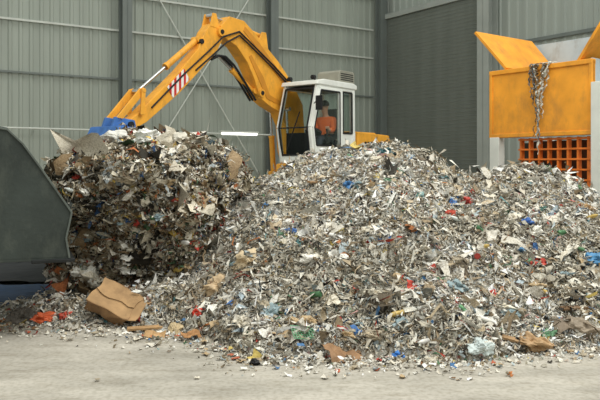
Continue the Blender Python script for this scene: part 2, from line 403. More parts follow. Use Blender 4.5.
def bottle(size,mt,cap):
    mb=MB(); r=size*.14
    mb.lathe([(0,0),(r*.9,0),(r,.03*size),(r,.25*size),(r*.88,.3*size),(r,.35*size),(r,.62*size),(r*.75,.75*size),(r*.35,.86*size),(r*.33,.92*size),(0,.92*size)],18)
    o=mb.build('plastic_bottle',mt,smooth=True)
    m2=MB(); m2.lathe([(0,.9*size),(r*.42,.9*size),(r*.42,.99*size),(0,.99*size)],14); m2.build('bottle_cap',cap,o,smooth=True)
    return o
def can(size,mt):
    mb=MB(); r=size*.27
    mb.lathe([(0,.03*size),(r*.75,.0),(r*.85,.02*size),(r,.09*size),(r*1.0,.4*size),(r*.86,.5*size),(r,.6*size),(r,.88*size),(r*.85,.97*size),(r*.8,.97*size),(r*.76,.94*size),(0,.94*size)],20)
    return mb.build('drink_can',mt,smooth=True)
def put(o,p,rot=None):
    o.location=p; o.rotation_euler=rot if rot else (random.uniform(-.5,.7),random.uniform(-.5,.5),random.uniform(0,6.28)); return o

CARD=worn(mat('cardboard_brown',(152,118,82),.9,0,.25,5),(104,80,58),.6,7,.45,.65); CARD2=worn(mat('cardboard_pale',(172,138,98),.9,0,.25,5),(120,94,68),.5,7)
w_,d_,h_=.46,.3,.22
def cwarp(p):
    p=Vector(p); n=mnoise.noise(p*7+Vector((4,1,2))); n2=mnoise.noise(p*7+Vector((9,5,7)))
    p.x+=.035*n2+.05*(p.z/h_); p.y+=.035*n-.02*(p.z/h_); p.z+=(-.035*math.exp(-((p.x-.1)**2+(p.y+.02)**2)/.012)+.025*n)*(p.z/h_); return p
def grid_face(m,a,b,c_,n=9):
    a=Vector(a);b=Vector(b);c_=Vector(c_); vs=[];fs=[]
    for i in range(n):
        for j in range(n): vs.append(cwarp(a+(b-a)*(i/(n-1))+(c_-a)*(j/(n-1))))
    for i in range(n-1):
        for j in range(n-1): fs.append((i*n+j,(i+1)*n+j,(i+1)*n+j+1,i*n+j+1))
    m.add(vs,fs)
ce=MB(); X0,X1,Y_0,Y_1=-w_/2,w_/2,-d_/2,d_/2
grid_face(ce,(X0,Y_0,0),(X1,Y_0,0),(X0,Y_1,0));grid_face(ce,(X0,Y_0,0),(X1,Y_0,0),(X0,Y_0,h_));grid_face(ce,(X0,Y_1,0),(X1,Y_1,0),(X0,Y_1,h_));grid_face(ce,(X0,Y_0,0),(X0,Y_1,0),(X0,Y_0,h_));grid_face(ce,(X1,Y_0,0),(X1,Y_1,0),(X1,Y_0,h_))
cb=ce.build('cardboard_box',CARD); s=cb.modifiers.new('s','SOLIDIFY'); s.thickness=.008
tag(cb,'crushed brown cardboard box with flaps folded shut, tipped against the rubbish','box')
# overlapping closed flaps, one loose corner flap at the end
for a,b,c_ in (((X0,Y_0,h_),(X1,Y_0,h_),(X0,.05,h_+.004)),((X0,Y_1,h_),(X1,Y_1,h_),(X0,-.01,h_+.018)),((X1,Y_0,h_),(X1,Y_1,h_),(X1+.08,Y_0,h_+.02))):
    m=MB(); grid_face(m,a,b,c_); f=m.build('box_flap',CARD2,cb); s=f.modifiers.new('s','SOLIDIFY'); s.thickness=.006
cb.location=(-1.9,7.12,.15); cb.rotation_euler=(math.radians(36),math.radians(24),math.radians(-14))

bags=[
 (2.56,7.9,.2,(62,100,164),'crumpled bright blue plastic bag on the pale rubbish'),
 (3.1,7.3,.27,(78,134,176),'crumpled sky blue plastic sack on the pale rubbish'),
 (2.0,8.45,.17,(168,56,46),'small red plastic bag on the crest of the heap'),
 (1.8,6.6,.12,(176,60,46),'small red crumpled packet in the shredded waste'),
 (1.5,5.78,.22,(196,206,204),'clear whitish plastic bag at the foot of the heap'),
 (2.0,6.02,.26,(170,138,100),'crumpled brown paper bag at the foot of the heap'),
 (2.5,6.3,.26,(140,126,108),'dirty grey-brown sack at the foot of the heap'),
 (-1.85,8.5,.42,(226,226,220),'white plastic bag on top of the dark rubbish clump'),
 (-1.5,8.35,.3,(200,194,180),'pale plastic bag on top of the dark rubbish clump'),
 (-2.25,8.6,.32,(214,212,204),'white plastic bag on top of the dark rubbish clump'),
 (-1.15,8.5,.22,(46,62,66),'dark plastic bag on top of the dark rubbish clump'),
 (-2.6,8.5,.28,(190,178,156),'beige crumpled bag on top of the dark rubbish clump'),
 (.59,8.3,.16,(76,126,176),'small blue plastic bag on the slope of the heap'),
 (.82,5.85,.11,(60,124,200),'small bright blue plastic bag near the floor'),
 (-1.0,6.85,.16,(200,68,50),'red crumpled packet between the two heaps'),
 (-.55,7.35,.34,(206,186,152),'large beige paper sack on the slope of the heap'),
 (-.85,7.2,.26,(190,166,132),'tan paper sack on the slope of the heap'),
 (1.1,9.0,.26,(48,84,88),'dark teal plastic bag on the crest of the heap'),
 (.1,7.0,.18,(228,224,214),'white plastic bag on the slope of the heap'),
 (.45,7.4,.14,(220,202,130),'yellowish plastic bag on the slope of the heap'),
 (1.35,7.9,.15,(130,162,160),'pale teal plastic bag on the slope of the heap'),
 (-.1,7.6,.14,(70,110,170),'small blue plastic bag on the slope of the heap'),
 (1.6,7.5,.13,(190,80,60),'small red plastic bag on the slope of the heap'),
 (2.3,7.3,.16,(90,140,180),'small blue plastic bag on the slope of the heap'),
 (2.85,8.2,.14,(60,100,90),'small green plastic bag on the crest of the heap'),
 (-2.6,7.1,.2,(206,98,58),'orange-red rag on the floor by the dark rubbish'),
 (-2.35,7.05,.13,(186,76,58),'red rag scrap on the floor by the dark rubbish'),
 (-.36,5.62,.1,(30,30,32),'small black plastic scrap at the foot of the heap'),
 (-2.85,7.15,.26,(94,88,80),'dark soiled sack on the floor by the dark rubbish'),
 (1.2,8.5,.15,(104,130,108),'dull green plastic bag near the crest'),
 (-1.2,6.7,.16,(190,170,134),'tan crumpled paper bag on the floor between heaps'),
 (3.4,8.4,.22,(170,140,100),'tan paper bag on the crest of the heap'),
]
for i,(x,y,s,c,lb) in enumerate(bags):
    nm='rag' if 'rag' in lb else ('sack' if 'sack' in lb else 'crumpled_bag')
    o=crumple_ball(nm,s,cmat(c,.55,'bag'),i*3.7+1,.5 if i%2 else .62,.5)
    p=drop(x,y); put(o,p+Vector((0,0,s*.1)),(random.uniform(-.3,.6),random.uniform(-.3,.3),random.uniform(0,6)))
    tag(o,lb,'rag' if nm=='rag' else 'bag')
sheets=[(.38,5.75,.36,.24,(146,112,80),'bent brown cardboard sheet at the foot of the heap','cardboard_sheet'),
 (-.2,6.1,.22,.15,(186,160,124),'pale torn cardboard sheet on the heap','cardboard_sheet'),
 (-1.35,6.5,.2,.12,(180,144,100),'tan cardboard scrap on the floor','cardboard_sheet'),
 (2.3,6.3,.3,.22,(120,106,90),'dark brown cardboard sheet on the heap','cardboard_sheet'),
 (-1.0,6.45,.18,.12,(166,122,78),'brown cardboard scrap on the floor','cardboard_sheet'),
 (2.9,7.0,.3,.22,(160,150,130),'grey-brown cardboard sheet on the heap','cardboard_sheet'),
 (.25,6.35,.2,.16,(228,226,218),'white plastic film sheet on the heap','plastic_sheet'),
 (1.1,6.4,.22,.18,(224,220,208),'white plastic film sheet on the heap','plastic_sheet'),
 (-.3,8.3,.24,.16,(216,212,200),'white plastic film sheet on the heap','plastic_sheet'),
 (1.9,7.2,.24,.16,(216,210,198),'white plastic film sheet on the heap','plastic_sheet')]
for i,(x,y,w_,h_,c,lb,nm) in enumerate(sheets):
    o=crumple_sheet(nm,w_,h_,cmat(c,.7,'sheet'),i*2.3+5,.12); p=drop(x,y); put(o,p+Vector((0,0,.03)),(random.uniform(.1,.5),random.uniform(-.2,.2),random.uniform(-.6,.6))); tag(o,lb,'cardboard' if 'card' in nm else 'plastic sheet')
# dark sheets standing in for floor shade under and behind the raised bucket
o=crumple_sheet('shade_sheet',2.6,1.5,cmat((44,70,104),.7,'sheet'),28,.006,20); put(o,Vector((-4.05,8.25,.05)),(0,0,.1)); tag(o,'dark blue sheet under the raised bucket, enlarged to stand in for shade on the floor','shade_sheet')  # blue sheet, widened so its dark colour also gives the loader's shade
o=crumple_sheet('shade_sheet',3.4,3.6,cmat((36,38,40),.85,'sheet'),41,.006,20); put(o,Vector((-5.0,10.95,.06)),(0,0,.1)); tag(o,'black sheet added on the floor beside the rubbish to stand in for shade','shade_sheet')  # added sheet; its black is the shade where the loader blocks light
mb=MB(); 
for i in range(9): mb.box((-.13+i*.0325-.003,-.09,0),(-.13+i*.0325+.003,.09,.005))
for j in range(7): mb.box((-.133,-.09+j*.03-.003,0),(.133,-.09+j*.03+.003,.005))
o=mb.build('plastic_mesh',cmat((92,158,112),.5)); o.scale=(.8,.8,.8); put(o,drop(.03,5.98)+Vector((0,0,.06)),(.6,.15,.4)); tag(o,'green plastic mesh scrap lying on the shredded waste','mesh')
bm_=[(cmat((206,212,208),.3),'clear plastic bottle'),(cmat((226,224,214),.4),'white plastic bottle'),(cmat((84,122,86),.4),'green plastic bottle'),(cmat((192,164,92),.4),'yellow plastic bottle'),(cmat((220,218,212),.35),'white plastic bottle')]
caps=[cmat((60,90,140)),cmat((170,70,56)),cmat((230,230,225))]
def rnd_spot(i):
    for _ in range(30):
        if i%3==0:
            x=random.uniform(-2.9,-1.15); z=random.uniform(.35,1.5); h=face(x,z)
            if h: return h+Vector((0,-.02,0))
        else:
            k=random.uniform(-.12,.44); y=5.9+3.3*random.random()**1.3
            p=drop(k*y,y)
            if p.z>.08: return p+Vector((0,0,.03))
    return drop(1,7)
for i in range(36):
    m,lb=random.choice(bm_); o=bottle(random.uniform(.12,.18),m,random.choice(caps)); put(o,rnd_spot(i),(random.uniform(1.1,1.9),random.uniform(-.3,.3),random.uniform(0,6.28)))
    tag(o,lb+' lying in the rubbish','bottle',group='plastic bottles in the rubbish')
cans=[(mat('can_red',(160,60,50),.4,.4),'red'),(mat('can_silver',(190,190,190),.35,.7),'silver'),(mat('can_green',(80,122,84),.4,.4),'green')]
for i in range(18):
    m,lb=random.choice(cans); o=can(.11,m); put(o,rnd_spot(i),(random.uniform(.9,1.9),0,random.uniform(0,6.28))); tag(o,lb+' metal drink can lying in the rubbish','can',group='drink cans in the rubbish')
ccs=[((234,231,222),'white'),((214,206,188),'beige'),((164,152,130),'grey-brown'),((184,160,124),'tan'),((92,90,80),'dark'),((136,154,158),'grey-blue')]
for i in range(110):
    c,lb=random.choice(ccs+ccs[:2]); s=random.uniform(.08,.19)
    o=crumple_ball('crumpled_bag',s,cmat(c,.6,'bag'),i*5.1+90,.45,.55); put(o,rnd_spot(i)); tag(o,lb+' crumpled plastic bag in the rubbish','bag',group='crumpled bags in the rubbish')
for i in range(56):
    c,lb=random.choice(ccs+ccs[:1]+[((190,74,60),'red'),((70,112,168),'blue')]); o=crumple_sheet('paper_scrap',random.uniform(.1,.18),random.uniform(.06,.11),cmat(c,.75,'sheet'),i*1.7+60,.2,8); put(o,rnd_spot(i)+Vector((0,0,.015)),(random.uniform(.2,.9),random.uniform(-.4,.4),random.uniform(-1,1))); tag(o,lb+' torn paper scrap in the rubbish','paper',group='paper scraps in the rubbish')
for i in range(90):
    x=random.uniform(-3.0,3.0) if i%2 else random.uniform(-3.0,-.4); B=float(np.interp(max(x,-2.6),BX,BY)); y=B-.08-abs(random.gauss(0,.2)) if i>5 else random.uniform(5.0,5.5)
    if y<4.8: y=5.2
    c,lb=random.choice(ccs[:4]+ccs[:2]+[((120,90,60),'brown'),((180,96,66),'red')]); s=random.uniform(.03,.08)
    o=crumple_sheet('floor_scrap',s,s*.7,cmat(c,.75,'sheet'),i*1.3+200,.14,5); put(o,Vector((x,y,.014)),(random.uniform(-.1,.1),random.uniform(-.1,.1),random.uniform(0,6))); tag(o,lb+' paper scrap lying on the concrete floor','paper',group='scraps on the floor')
for (x,y,l,rz,c) in ((2.62,6.6,.45,.5,(120,94,68)),(-1.5,6.7,.3,.2,(166,132,92)),(.2,8.6,.35,1.0,(150,120,86)),(1.7,6.0,.28,-.4,(150,120,88))):
    mb=MB(); mb.box((-l/2,-.03,-.01),(l/2,.03,.012)); mb.box((l/2-.002,-.03,-.006),(l/2+.03,.005,.008)); o=mb.build('wood_plank',mat('wood_%d'%c[0],c,.8,0,.25,12),bevel=.003); put(o,drop(x,y)+Vector((0,0,.04)),(.2,random.uniform(-.3,.2),rz)); tag(o,'broken wooden plank sticking out of the rubbish','plank')

# ---------------------------------------------------------------- wheel loader (bucket)
LP=Vector((-2.12,6.5,0))
LE=empty('wheel_loader',(LP.x,LP.y,0),math.atan2(.371,.928)); tag(LE,'wheel loader with a raised dark steel bucket beside the rubbish','wheel loader')
prof=[(-.02,.74),(-.05,.92),(0,1.16),(-.13,1.36),(-.28,1.59),(-.42,1.79),(-.55,1.92),(-.75,1.95),(-1.0,1.9),(-1.28,1.7),(-1.42,1.35),(-1.36,.98),(-1.15,.78),(-.9,.74)]
bk=MB()
for y0 in (0,2.26): bk.prism(prof,y0,y0+.04)
shell=prof[6:]+[(-.02,.74)]
for a,b2 in zip(shell[:-1],shell[1:]):
    bk.beam((a[0],1.15,a[1]),(b2[0],1.15,b2[1]),2.3,.035,up=(0,0,1))
bucket=bk.build('loader_bucket',BUCKET,LE,bevel=.006)
e=MB(); e.box((-.35,-.02,.70),(.03,2.32,.735)); e.build('cutting_edge',EDGE,bucket,bevel=.008)
e=MB(); 
pp=prof[:8]
for a,b2 in zip(pp[:-1],pp[1:]): e.beam((a[0],.02,a[1]),(b2[0],.02,b2[1]),.07,.018)
e.build('bucket_rim',mat('rim_steel',(88,94,88),.6,.1,.2,5),bucket,bevel=.004)
e=MB()
for y in (.65,1.65):
    e.prism([(-1.25,1.2),(-1.35,1.5),(-2.2,1.75),(-3.4,2.0),(-3.5,1.7),(-2.3,1.35)],y-.05,y+.05)
e.build('lift_arm',mat('loader_yellow',(214,160,40),.5,0,.1,4),LE,bevel=.01)
e=MB(); e.box((-5.2,.55,.55),(-2.6,1.75,1.2)); e.box((-3.7,.6,1.2),(-3.1,1.7,2.1)); e.box((-6.4,.5,.9),(-4.6,1.8,1.9)); e.build('loader_body',mat('loader_yellow',(214,160,40)),LE,bevel=.05)
for y in (.1,1.75):
    e=MB(); e.cyl((-2.95,y,.72),(-2.95,y+.45,.72),.72,n=40); e.cyl((-2.95,y-.01,.72),(-2.95,y+.46,.72),.3,n=24,mi=1); e.build('wheel',[DARK,LGREY],LE,bevel=.04)
    e=MB(); e.cyl((-5.6,y,.72),(-5.6,y+.45,.72),.72,n=40); e.cyl((-5.6,y-.01,.72),(-5.6,y+.46,.72),.3,n=24,mi=1); e.build('wheel',[DARK,LGREY],LE,bevel=.04)

# ---------------------------------------------------------------- excavator
EX=empty('excavator',(-.235,16.2,0),math.atan2(-.788,-.616)); tag(EX,'orange wheeled excavator with white cab reaching over the rubbish','excavator')
m=MB(); m.prism([(.07,3.46),(.6,3.92),(1.2,4.32),(1.72,4.64),(2.16,4.66),(2.42,4.42),(2.3,4.2),(1.95,4.08),(1.62,3.78),(1.38,3.42),(1.2,3.05),(.9,2.9),(.53,2.78),(.34,2.5),(.27,1.9),(.1,1.5),(-.25,1.5),(-.38,2.2),(-.3,3.0)],-.15,.15)
boom=m.build('boom',ORANGE,EX,bevel=.012)
OD=mat('orange_paint_dark',(206,138,44),.5,0,.12,4)
m=MB()
m.prism([(.15,3.36),(1.25,4.24),(1.7,4.52),(1.75,4.42),(1.25,4.06),(.2,3.24)],.152,.162)
m.build('boom_reinforcement',OD,boom,bevel=.004)
m=MB()
m.prism([(.5,2.92),(1.0,3.05),(1.2,3.35),(1.58,3.9),(1.5,3.95),(1.1,3.5),(.9,3.14),(.5,3.02)],.152,.162)
m.build('boom_reinforcement',OD,boom,bevel=.004)
m=MB(); m.prism([(2.66,4.44),(2.36,4.4),(2.34,4.14),(2.52,3.86),(3.51,2.97),(4.3,2.38),(4.67,2.2),(4.84,2.3),(4.51,2.52),(3.5,3.4),(3.02,3.88),(2.82,4.26)],-.12,.12)
stick=m.build('stick',ORANGE,EX,bevel=.012)
m=MB(); m.cyl((2.42,-.19,4.3),(2.42,.19,4.3),.09); m.cyl((2.42,-.21,4.3),(2.42,.21,4.3),.045,mi=1); m.build('pivot_pin',[ORANGE,DARK],boom,smooth=True)
m=MB(); m.cyl((1.18,-.19,3.16),(1.18,.19,3.16),.09); m.cyl((1.18,-.21,3.16),(1.18,.21,3.16),.045,mi=1); m.build('pivot_pin',[ORANGE,DARK],boom,smooth=True)
m=MB(); m.cyl((4.7,-.2,2.31),(4.7,.2,2.31),.06); m.build('pivot_pin',DARK,stick,smooth=True)
m=MB(); m.cyl((2.93,-.15,4.04),(2.93,.15,4.04),.05); m.build('pivot_pin',DARK,stick,smooth=True)
hz=bpy.data.materials.new('red_white_stripes'); hz.use_nodes=True; N=hz.node_tree.nodes;L=hz.node_tree.links
tc=N.new('ShaderNodeTexCoord');wv=N.new('ShaderNodeTexWave');wv.wave_type='BANDS';wv.bands_direction='X';wv.inputs['Scale'].default_value=2.6
L.new(tc.outputs['Object'],wv.inputs['Vector'])
cr=N.new('ShaderNodeValToRGB');cr.color_ramp.interpolation='CONSTANT';cr.color_ramp.elements[0].color=lin((200,50,44))+(1,);cr.color_ramp.elements[1].position=.5;cr.color_ramp.elements[1].color=lin((236,236,230))+(1,)
L.new(wv.outputs['Fac'],cr.inputs['Fac']);L.new(cr.outputs['Color'],N['Principled BSDF'].inputs['Base Color'])
m=MB(); m.prism([(3.26,3.26),(3.4,3.45),(3.82,3.06),(3.68,2.87)],.122,.135); m.build('hazard_plate',hz,stick,label='red and white striped warning plate')
def ram(name,a,bb_,r,frac,y,par):
    a=Vector((a[0],y,a[1]));b2=Vector((bb_[0],y,bb_[1])); c=a.lerp(b2,frac)
    m=MB(); m.cyl(a,c,r); m.cyl(c.lerp(a,.06),c,r*1.18); m.cyl(a-Vector((0,.1,0)),a+Vector((0,.1,0)),r*1.1); br=m.build(name,ORANGE,par,smooth=True)
    m=MB(); m.cyl(c,b2,r*.5); m.cyl(b2-Vector((0,.1,0)),b2+Vector((0,.1,0)),r*.8); m.build('piston_rod',STEEL,br,smooth=True)
ram('hydraulic_cylinder',(2.95,4.08),(4.42,2.94),.06,.55,0,EX)
ram('hydraulic_cylinder',(1.05,4.42),(2.56,4.62),.06,.6,0,EX)
ram('hydraulic_cylinder',(1.3,3.2),(2.5,3.92),.055,.55,.0,EX)
for y in(-.24,.24): ram('hydraulic_cylinder',(.3,1.4),(.42,2.85),.06,.6,y,EX)
for y in(-.13,.1):
    m=MB(); m.prism([(.9,4.05),(1.25,4.27),(1.12,4.5),(.98,4.5)],y,y+.03); m.build('cylinder_bracket',ORANGE,boom,bevel=.01)
    m=MB(); m.prism([(2.42,4.36),(2.7,4.38),(2.62,4.66),(2.52,4.66)],y,y+.03); m.build('cylinder_bracket',ORANGE,stick,bevel=.01)
m=MB(); 
for y in((-.16,-.12),(.12,.16)):
    m.prism([(4.36,2.92),(4.4,3.0),(4.48,2.98),(5.0,2.42),(4.98,2.34),(4.9,2.36)],*y)
for y in((-.2,-.165),(.165,.2)): m.prism([(4.38,2.98),(4.47,2.98),(4.5,2.5),(4.41,2.5)],*y)
m.cyl((4.42,-.21,2.94),(4.42,.21,2.94),.04)
m.build('bucket_linkage',ORANGE,EX,bevel=.008)
m=MB(); bp=[(4.5,2.22),(5.12,2.26),(5.22,2.06),(5.14,1.72),(4.88,1.44),(4.5,1.32),(4.25,1.45),(4.38,1.78)]
for y in(-.42,.38): m.prism(bp,y,y+.04)
for a,b2 in zip(bp[0:6],bp[1:7]): m.beam((a[0],0,a[1]),(b2[0],0,b2[1]),.82,.03)
for y in(-.16,.1): m.prism([(4.55,2.22),(4.6,2.4),(5.02,2.44),(5.1,2.24)],y,y+.06)
bu=m.build('digging_bucket',BLUE,EX,bevel=.01)
for i in range(5):
    m=MB(); y=-.36+i*.18; m.prism([(4.3,1.5),(4.18,1.57),(4.12,1.8),(4.22,1.67),(4.33,1.6)],y-.03,y+.03); m.build('bucket_tooth',EDGE,bu)
m=MB()
for y in(-.08,0.0,.08):
    pts=[Vector((1.28,y,3.0)),Vector((1.6,y,3.34)),Vector((1.95,y,3.68)),Vector((2.2,y,3.83)),Vector((2.4,y,3.83)),Vector((2.62,y,3.72))]
    m.tube(pts,.024)
m.tube([Vector((.3,.18,3.5)),Vector((.8,.18,3.8)),Vector((1.4,.18,4.12)),Vector((1.9,.18,4.38)),Vector((2.4,.2,4.2)),Vector((2.75,.16,3.88)),Vector((3.4,.14,3.35)),Vector((4.2,.14,2.65))],.018)
m.tube([Vector((.3,.19,3.42)),Vector((.8,.19,3.72)),Vector((1.4,.19,4.04)),Vector((1.9,.19,4.3)),Vector((2.3,.2,4.1)),Vector((2.7,.15,3.76)),Vector((3.1,.14,3.45))],.018)
m.build('hydraulic_hose',DARK,EX,smooth=True)
m=MB(); m.box((-2.3,-1.0,1.2),(-.85,1.25,1.62)); m.box((-.9,.22,1.3),(.78,1.25,1.63)); m.box((-.9,-.3,1.15),(.3,.3,1.4)); hb=m.build('upper_deck',ORANGE,EX,bevel=.04)
m=MB(); m.prism([(-2.45,1.3),(-2.5,2.1),(-2.4,2.33),(-1.0,2.37),(-.95,1.6),(-1.0,1.3)],-1.0,1.22)
m.box((-2.3,.3,2.36),(-1.2,.9,2.4)); ec=m.build('engine_cover',ORANGE,EX,bevel=.05)
m=MB()
for i in range(8): m.box((-2.2+i*.12,1.222,1.75),(-2.13+i*.12,1.235,2.15))
m.build('vent_grille',DARK,ec)
m=MB(); m.box((-2.0,-.5,.55),(1.6,.5,1.0)); m.cyl((0,0,1.0),(0,0,1.22),.6,n=32); m.box((-1.25,-1.1,.45),(-1.05,1.1,.6)); m.box((1.0,-1.1,.45),(1.2,1.1,.6)); m.build('undercarriage',GREY,EX,bevel=.03)
for x in(-1.15,1.1):
    for y in(-1.25,.85):
        m=MB(); m.cyl((x,y,.5),(x,y+.4,.5),.5,n=36); m.cyl((x,y-.01,.5),(x,y+.41,.5),.24,n=20,mi=1); m.build('wheel',[DARK,LGREY],EX,bevel=.04)
gl=bpy.data.materials.new('tinted_glass'); gl.use_nodes=True; N=gl.node_tree.nodes;L=gl.node_tree.links
for n_ in list(N):
    if n_.type!='OUTPUT_MATERIAL': N.remove(n_)
tr=N.new('ShaderNodeBsdfTransparent');tr.inputs['Color'].default_value=(.84,.9,.88,1)
gs=N.new('ShaderNodeBsdfGlossy');gs.inputs['Roughness'].default_value=.03;gs.inputs['Color'].default_value=(.5,.56,.55,1)
fr=N.new('ShaderNodeFresnel');fr.inputs['IOR'].default_value=1.2
ms=N.new('ShaderNodeMixShader');L.new(fr.outputs[0],ms.inputs[0]);L.new(tr.outputs[0],ms.inputs[1]);L.new(gs.outputs[0],ms.inputs[2]);L.new(ms.outputs[0],N['Material Output'].inputs['Surface'])
Y0,Y1=.3,1.25
m=MB()
m.box((-.83,Y0,1.64),(.72,Y1,1.74))
m.box((-.86,Y0,1.64),(-.80,Y1,2.35))
def pil(pts,y,w=.09,mi=0):
    for a,b2 in zip(pts[:-1],pts[1:]): m.beam((a[0],y,a[1]),(b2[0],y,b2[1]),w,w,mi)
F=[(.70,1.68),(.82,2.4),(.56,3.32)]
for y in(Y0+.045,Y1-.045):
    pil(F,y,.08); pil([(-.80,1.68),(-.78,3.32)],y,.1); pil([(.56,3.3),(-.78,3.3)],y,.09)
    m.box((-.8,y-.03,1.7),(-.3,y+.03,2.3))
pil([(-.30,1.7),(-.29,3.3)],Y1-.045,.1)
m.box((.66,Y0,1.66),(.74,Y1,1.8))
cab=m.build('cab',WHITE,EX,bevel=.015)
m=MB(); m.prism([(.66,3.33),(.62,3.42),(.4,3.46),(-.75,3.46),(-.88,3.42),(-.88,3.32)],Y0-.03,Y1+.03); m.build('roof',WHITE,cab,bevel=.02)
m=MB(); m.box((-.78,Y0+.02,1.74),(.62,Y1-.1,1.76)); m.box((-.79,Y0+.02,1.75),(-.77,Y1-.1,2.36)); m.box((.5,Y0+.1,1.75),(.62,Y1-.35,2.3)); m.build('interior_trim',DARK,cab)
m=MB(); m.box((-.78,Y0+.06,3.27),(.5,Y1-.09,3.3)); m.build('headliner',DARK,cab)
m=MB(); m.add([(.72,Y0+.07,1.8),(.72,Y1-.08,1.8),(.83,Y1-.08,2.4),(.83,Y0+.07,2.4),(.59,Y0+.07,3.28),(.59,Y1-.08,3.28)],[(0,1,2,3),(3,2,5,4)]); ws=m.build('windshield',gl,cab)
m=MB()
for y in (Y0+.085,Y1-.09):
    m.beam((.745,y,1.8),(.86,y,2.4),.04,.02); m.beam((.86,y,2.4),(.62,y,3.26),.04,.02)
m.beam((.745,Y0+.08,1.82),(.745,Y1-.08,1.82),.02,.04); m.beam((.62,Y0+.08,3.26),(.62,Y1-.08,3.26),.02,.04); m.beam((.862,Y0+.08,2.4),(.862,Y1-.08,2.4),.015,.03)
m.build('window_seal',DARK,ws)
m=MB(); yd=Y1+.005
for a,b2 in (((.64,1.76),(.76,2.4)),((.76,2.4),(.52,3.24)),((.52,3.24),(-.2,3.24)),((-.2,3.24),(-.22,1.76)),((-.22,1.76),(.64,1.76))): m.beam((a[0],yd,a[1]),(b2[0],yd,b2[1]),.04,.06)
m.prism([(.64,1.76),(.68,2.02),(-.22,2.02),(-.22,1.76)],yd-.015,yd+.015)
dr=m.build('cab_door',WHITE,cab,bevel=.008)
m=MB(); 
sl=[(.68,2.02),(.745,2.4),(.51,3.215),(-.19,3.215),(-.2,2.02),(.68,2.02)]
for a,b2 in zip(sl[:-1],sl[1:]): m.beam((a[0],yd+.022,a[1]),(b2[0],yd+.022,b2[1]),.012,.034)
m.build('window_seal',DARK,dr)
m=MB(); m.add([(.68,yd,2.02),(.75,yd,2.4),(.51,yd,3.22),(-.2,yd,3.22),(-.21,yd,2.02)],[(0,1,2,3,4)]); m.build('door_window',gl,dr)
m=MB(); m.beam((.05,yd+.05,1.95),(.05,yd+.05,2.15),.02,.02); m.build('door_handle',DARK,dr)
m=MB(); m.add([(-.34,Y1-.03,2.3),(-.75,Y1-.03,2.3),(-.74,Y1-.03,3.27),(-.34,Y1-.03,3.27)],[(0,1,2,3)]); sw=m.build('side_window',gl,cab)
m=MB(); sl=[(-.36,2.32),(-.73,2.32),(-.72,3.23),(-.36,3.23),(-.36,2.32)]
for a,b2 in zip(sl[:-1],sl[1:]): m.beam((a[0],Y1-.005,a[1]),(b2[0],Y1-.005,b2[1]),.02,.03)
m.build('window_seal',DARK,sw)
m=MB(); m.add([(-.82,Y0+.08,2.35),(-.82,Y1-.08,2.35),(-.8,Y1-.08,3.28),(-.8,Y0+.08,3.28)],[(0,1,2,3)]); m.build('rear_window',gl,cab)
m=MB(); m.add([(.74,Y0+.04,1.8),(.8,Y0+.04,2.4),(.56,Y0+.04,3.27),(-.75,Y0+.04,3.27),(-.76,Y0+.04,2.3)],[(0,1,2,3,4)]); m.build('side_window',gl,cab)
m=MB(); m.beam((.86,Y0+.3,1.9),(.78,Y1-.35,2.75),.02,.02); m.build('wiper',DARK,cab)
m=MB(); m.prism([(-.86,3.46),(-.86,3.68),(-.82,3.73),(-.3,3.73),(-.24,3.68),(-.22,3.46)],.62,1.22); ac=m.build('air_conditioner',[GREY],cab,bevel=.015)
m=MB()
for i in range(4): m.beam((-.8,1.222,3.52+i*.045),(-.3,1.222,3.52+i*.045),.006,.02)
m.build('vent_grille',DARK,ac)
for y in(.45,1.1):
    m=MB(); m.cyl((.52,y,3.5),(.6,y,3.49),.05,n=16); m.beam((.5,y,3.44),(.52,y,3.5),.03,.03); m.build('work_light',DARK,cab)
m=MB(); m.beam((.8,1.3,2.9),(.9,1.5,3.0),.015,.015); m.box((.88,1.42,2.75),(.91,1.58,3.05)); m.build('mirror',DARK,cab)
m=MB(); m.box((-.55,.5,1.95),(-.05,1.0,2.1)); m.prism([(-.62,2.05),(-.5,2.1),(-.6,2.9),(-.72,2.88)],.52,.98); m.cyl((-.3,.75,1.72),(-.3,.75,1.96),.08); m.build('operator_seat',DARK,EX,bevel=.03)
m=MB(); m.cyl((.22,.78,1.74),(.12,.78,2.35),.03); m.cyl((.11,.78,2.33),(.09,.78,2.37),.17,n=24); m.build('steering_column',DARK,EX)
for y in (.48,1.06):
    m=MB(); m.box((-.4,y-.05,2.1),(.0,y+.05,2.22)); m.cyl((-.02,y,2.22),(.02,y,2.4),.018); m.build('control_lever',DARK,EX)

# ---------------------------------------------------------------- operator
def skin(name,pts,edges,mt,parent,sub=2,root=0):
    me=bpy.data.meshes.new(name); me.from_pydata([p[0] for p in pts],edges,[]); me.materials.append(mt)
    o=bpy.data.objects.new(name,me); COL.objects.link(o); o.parent=parent
    s=o.modifiers.new('skin','SKIN'); s.use_smooth_shade=True
    for i,p in enumerate(pts):
        r=p[1]; me.skin_vertices[0].data[i].radius=(r,r) if not isinstance(r,tuple) else r
        me.skin_vertices[0].data[i].use_root=(i==root)
    b_=o.modifiers.new('sub','SUBSURF'); b_.levels=sub; b_.render_levels=sub
    return o
SKIN=mat('skin',(210,160,132),.5,0,.05,10)
VEST=mat('hi_vis_orange',(255,118,48),.7,0,.04,10); TROU=mat('dark_trousers',(50,54,66),.8,0,.1,10); HAIR=mat('dark_hair',(52,40,32),.7,0,.2,30)
PE=empty('person'); 
PE.location=(-.235,16.2,0); PE.rotation_euler=(0,0,math.atan2(-.788,-.616))
tag(PE,'seated person in an orange high-visibility jacket holding the cab levers','person')
c=.78
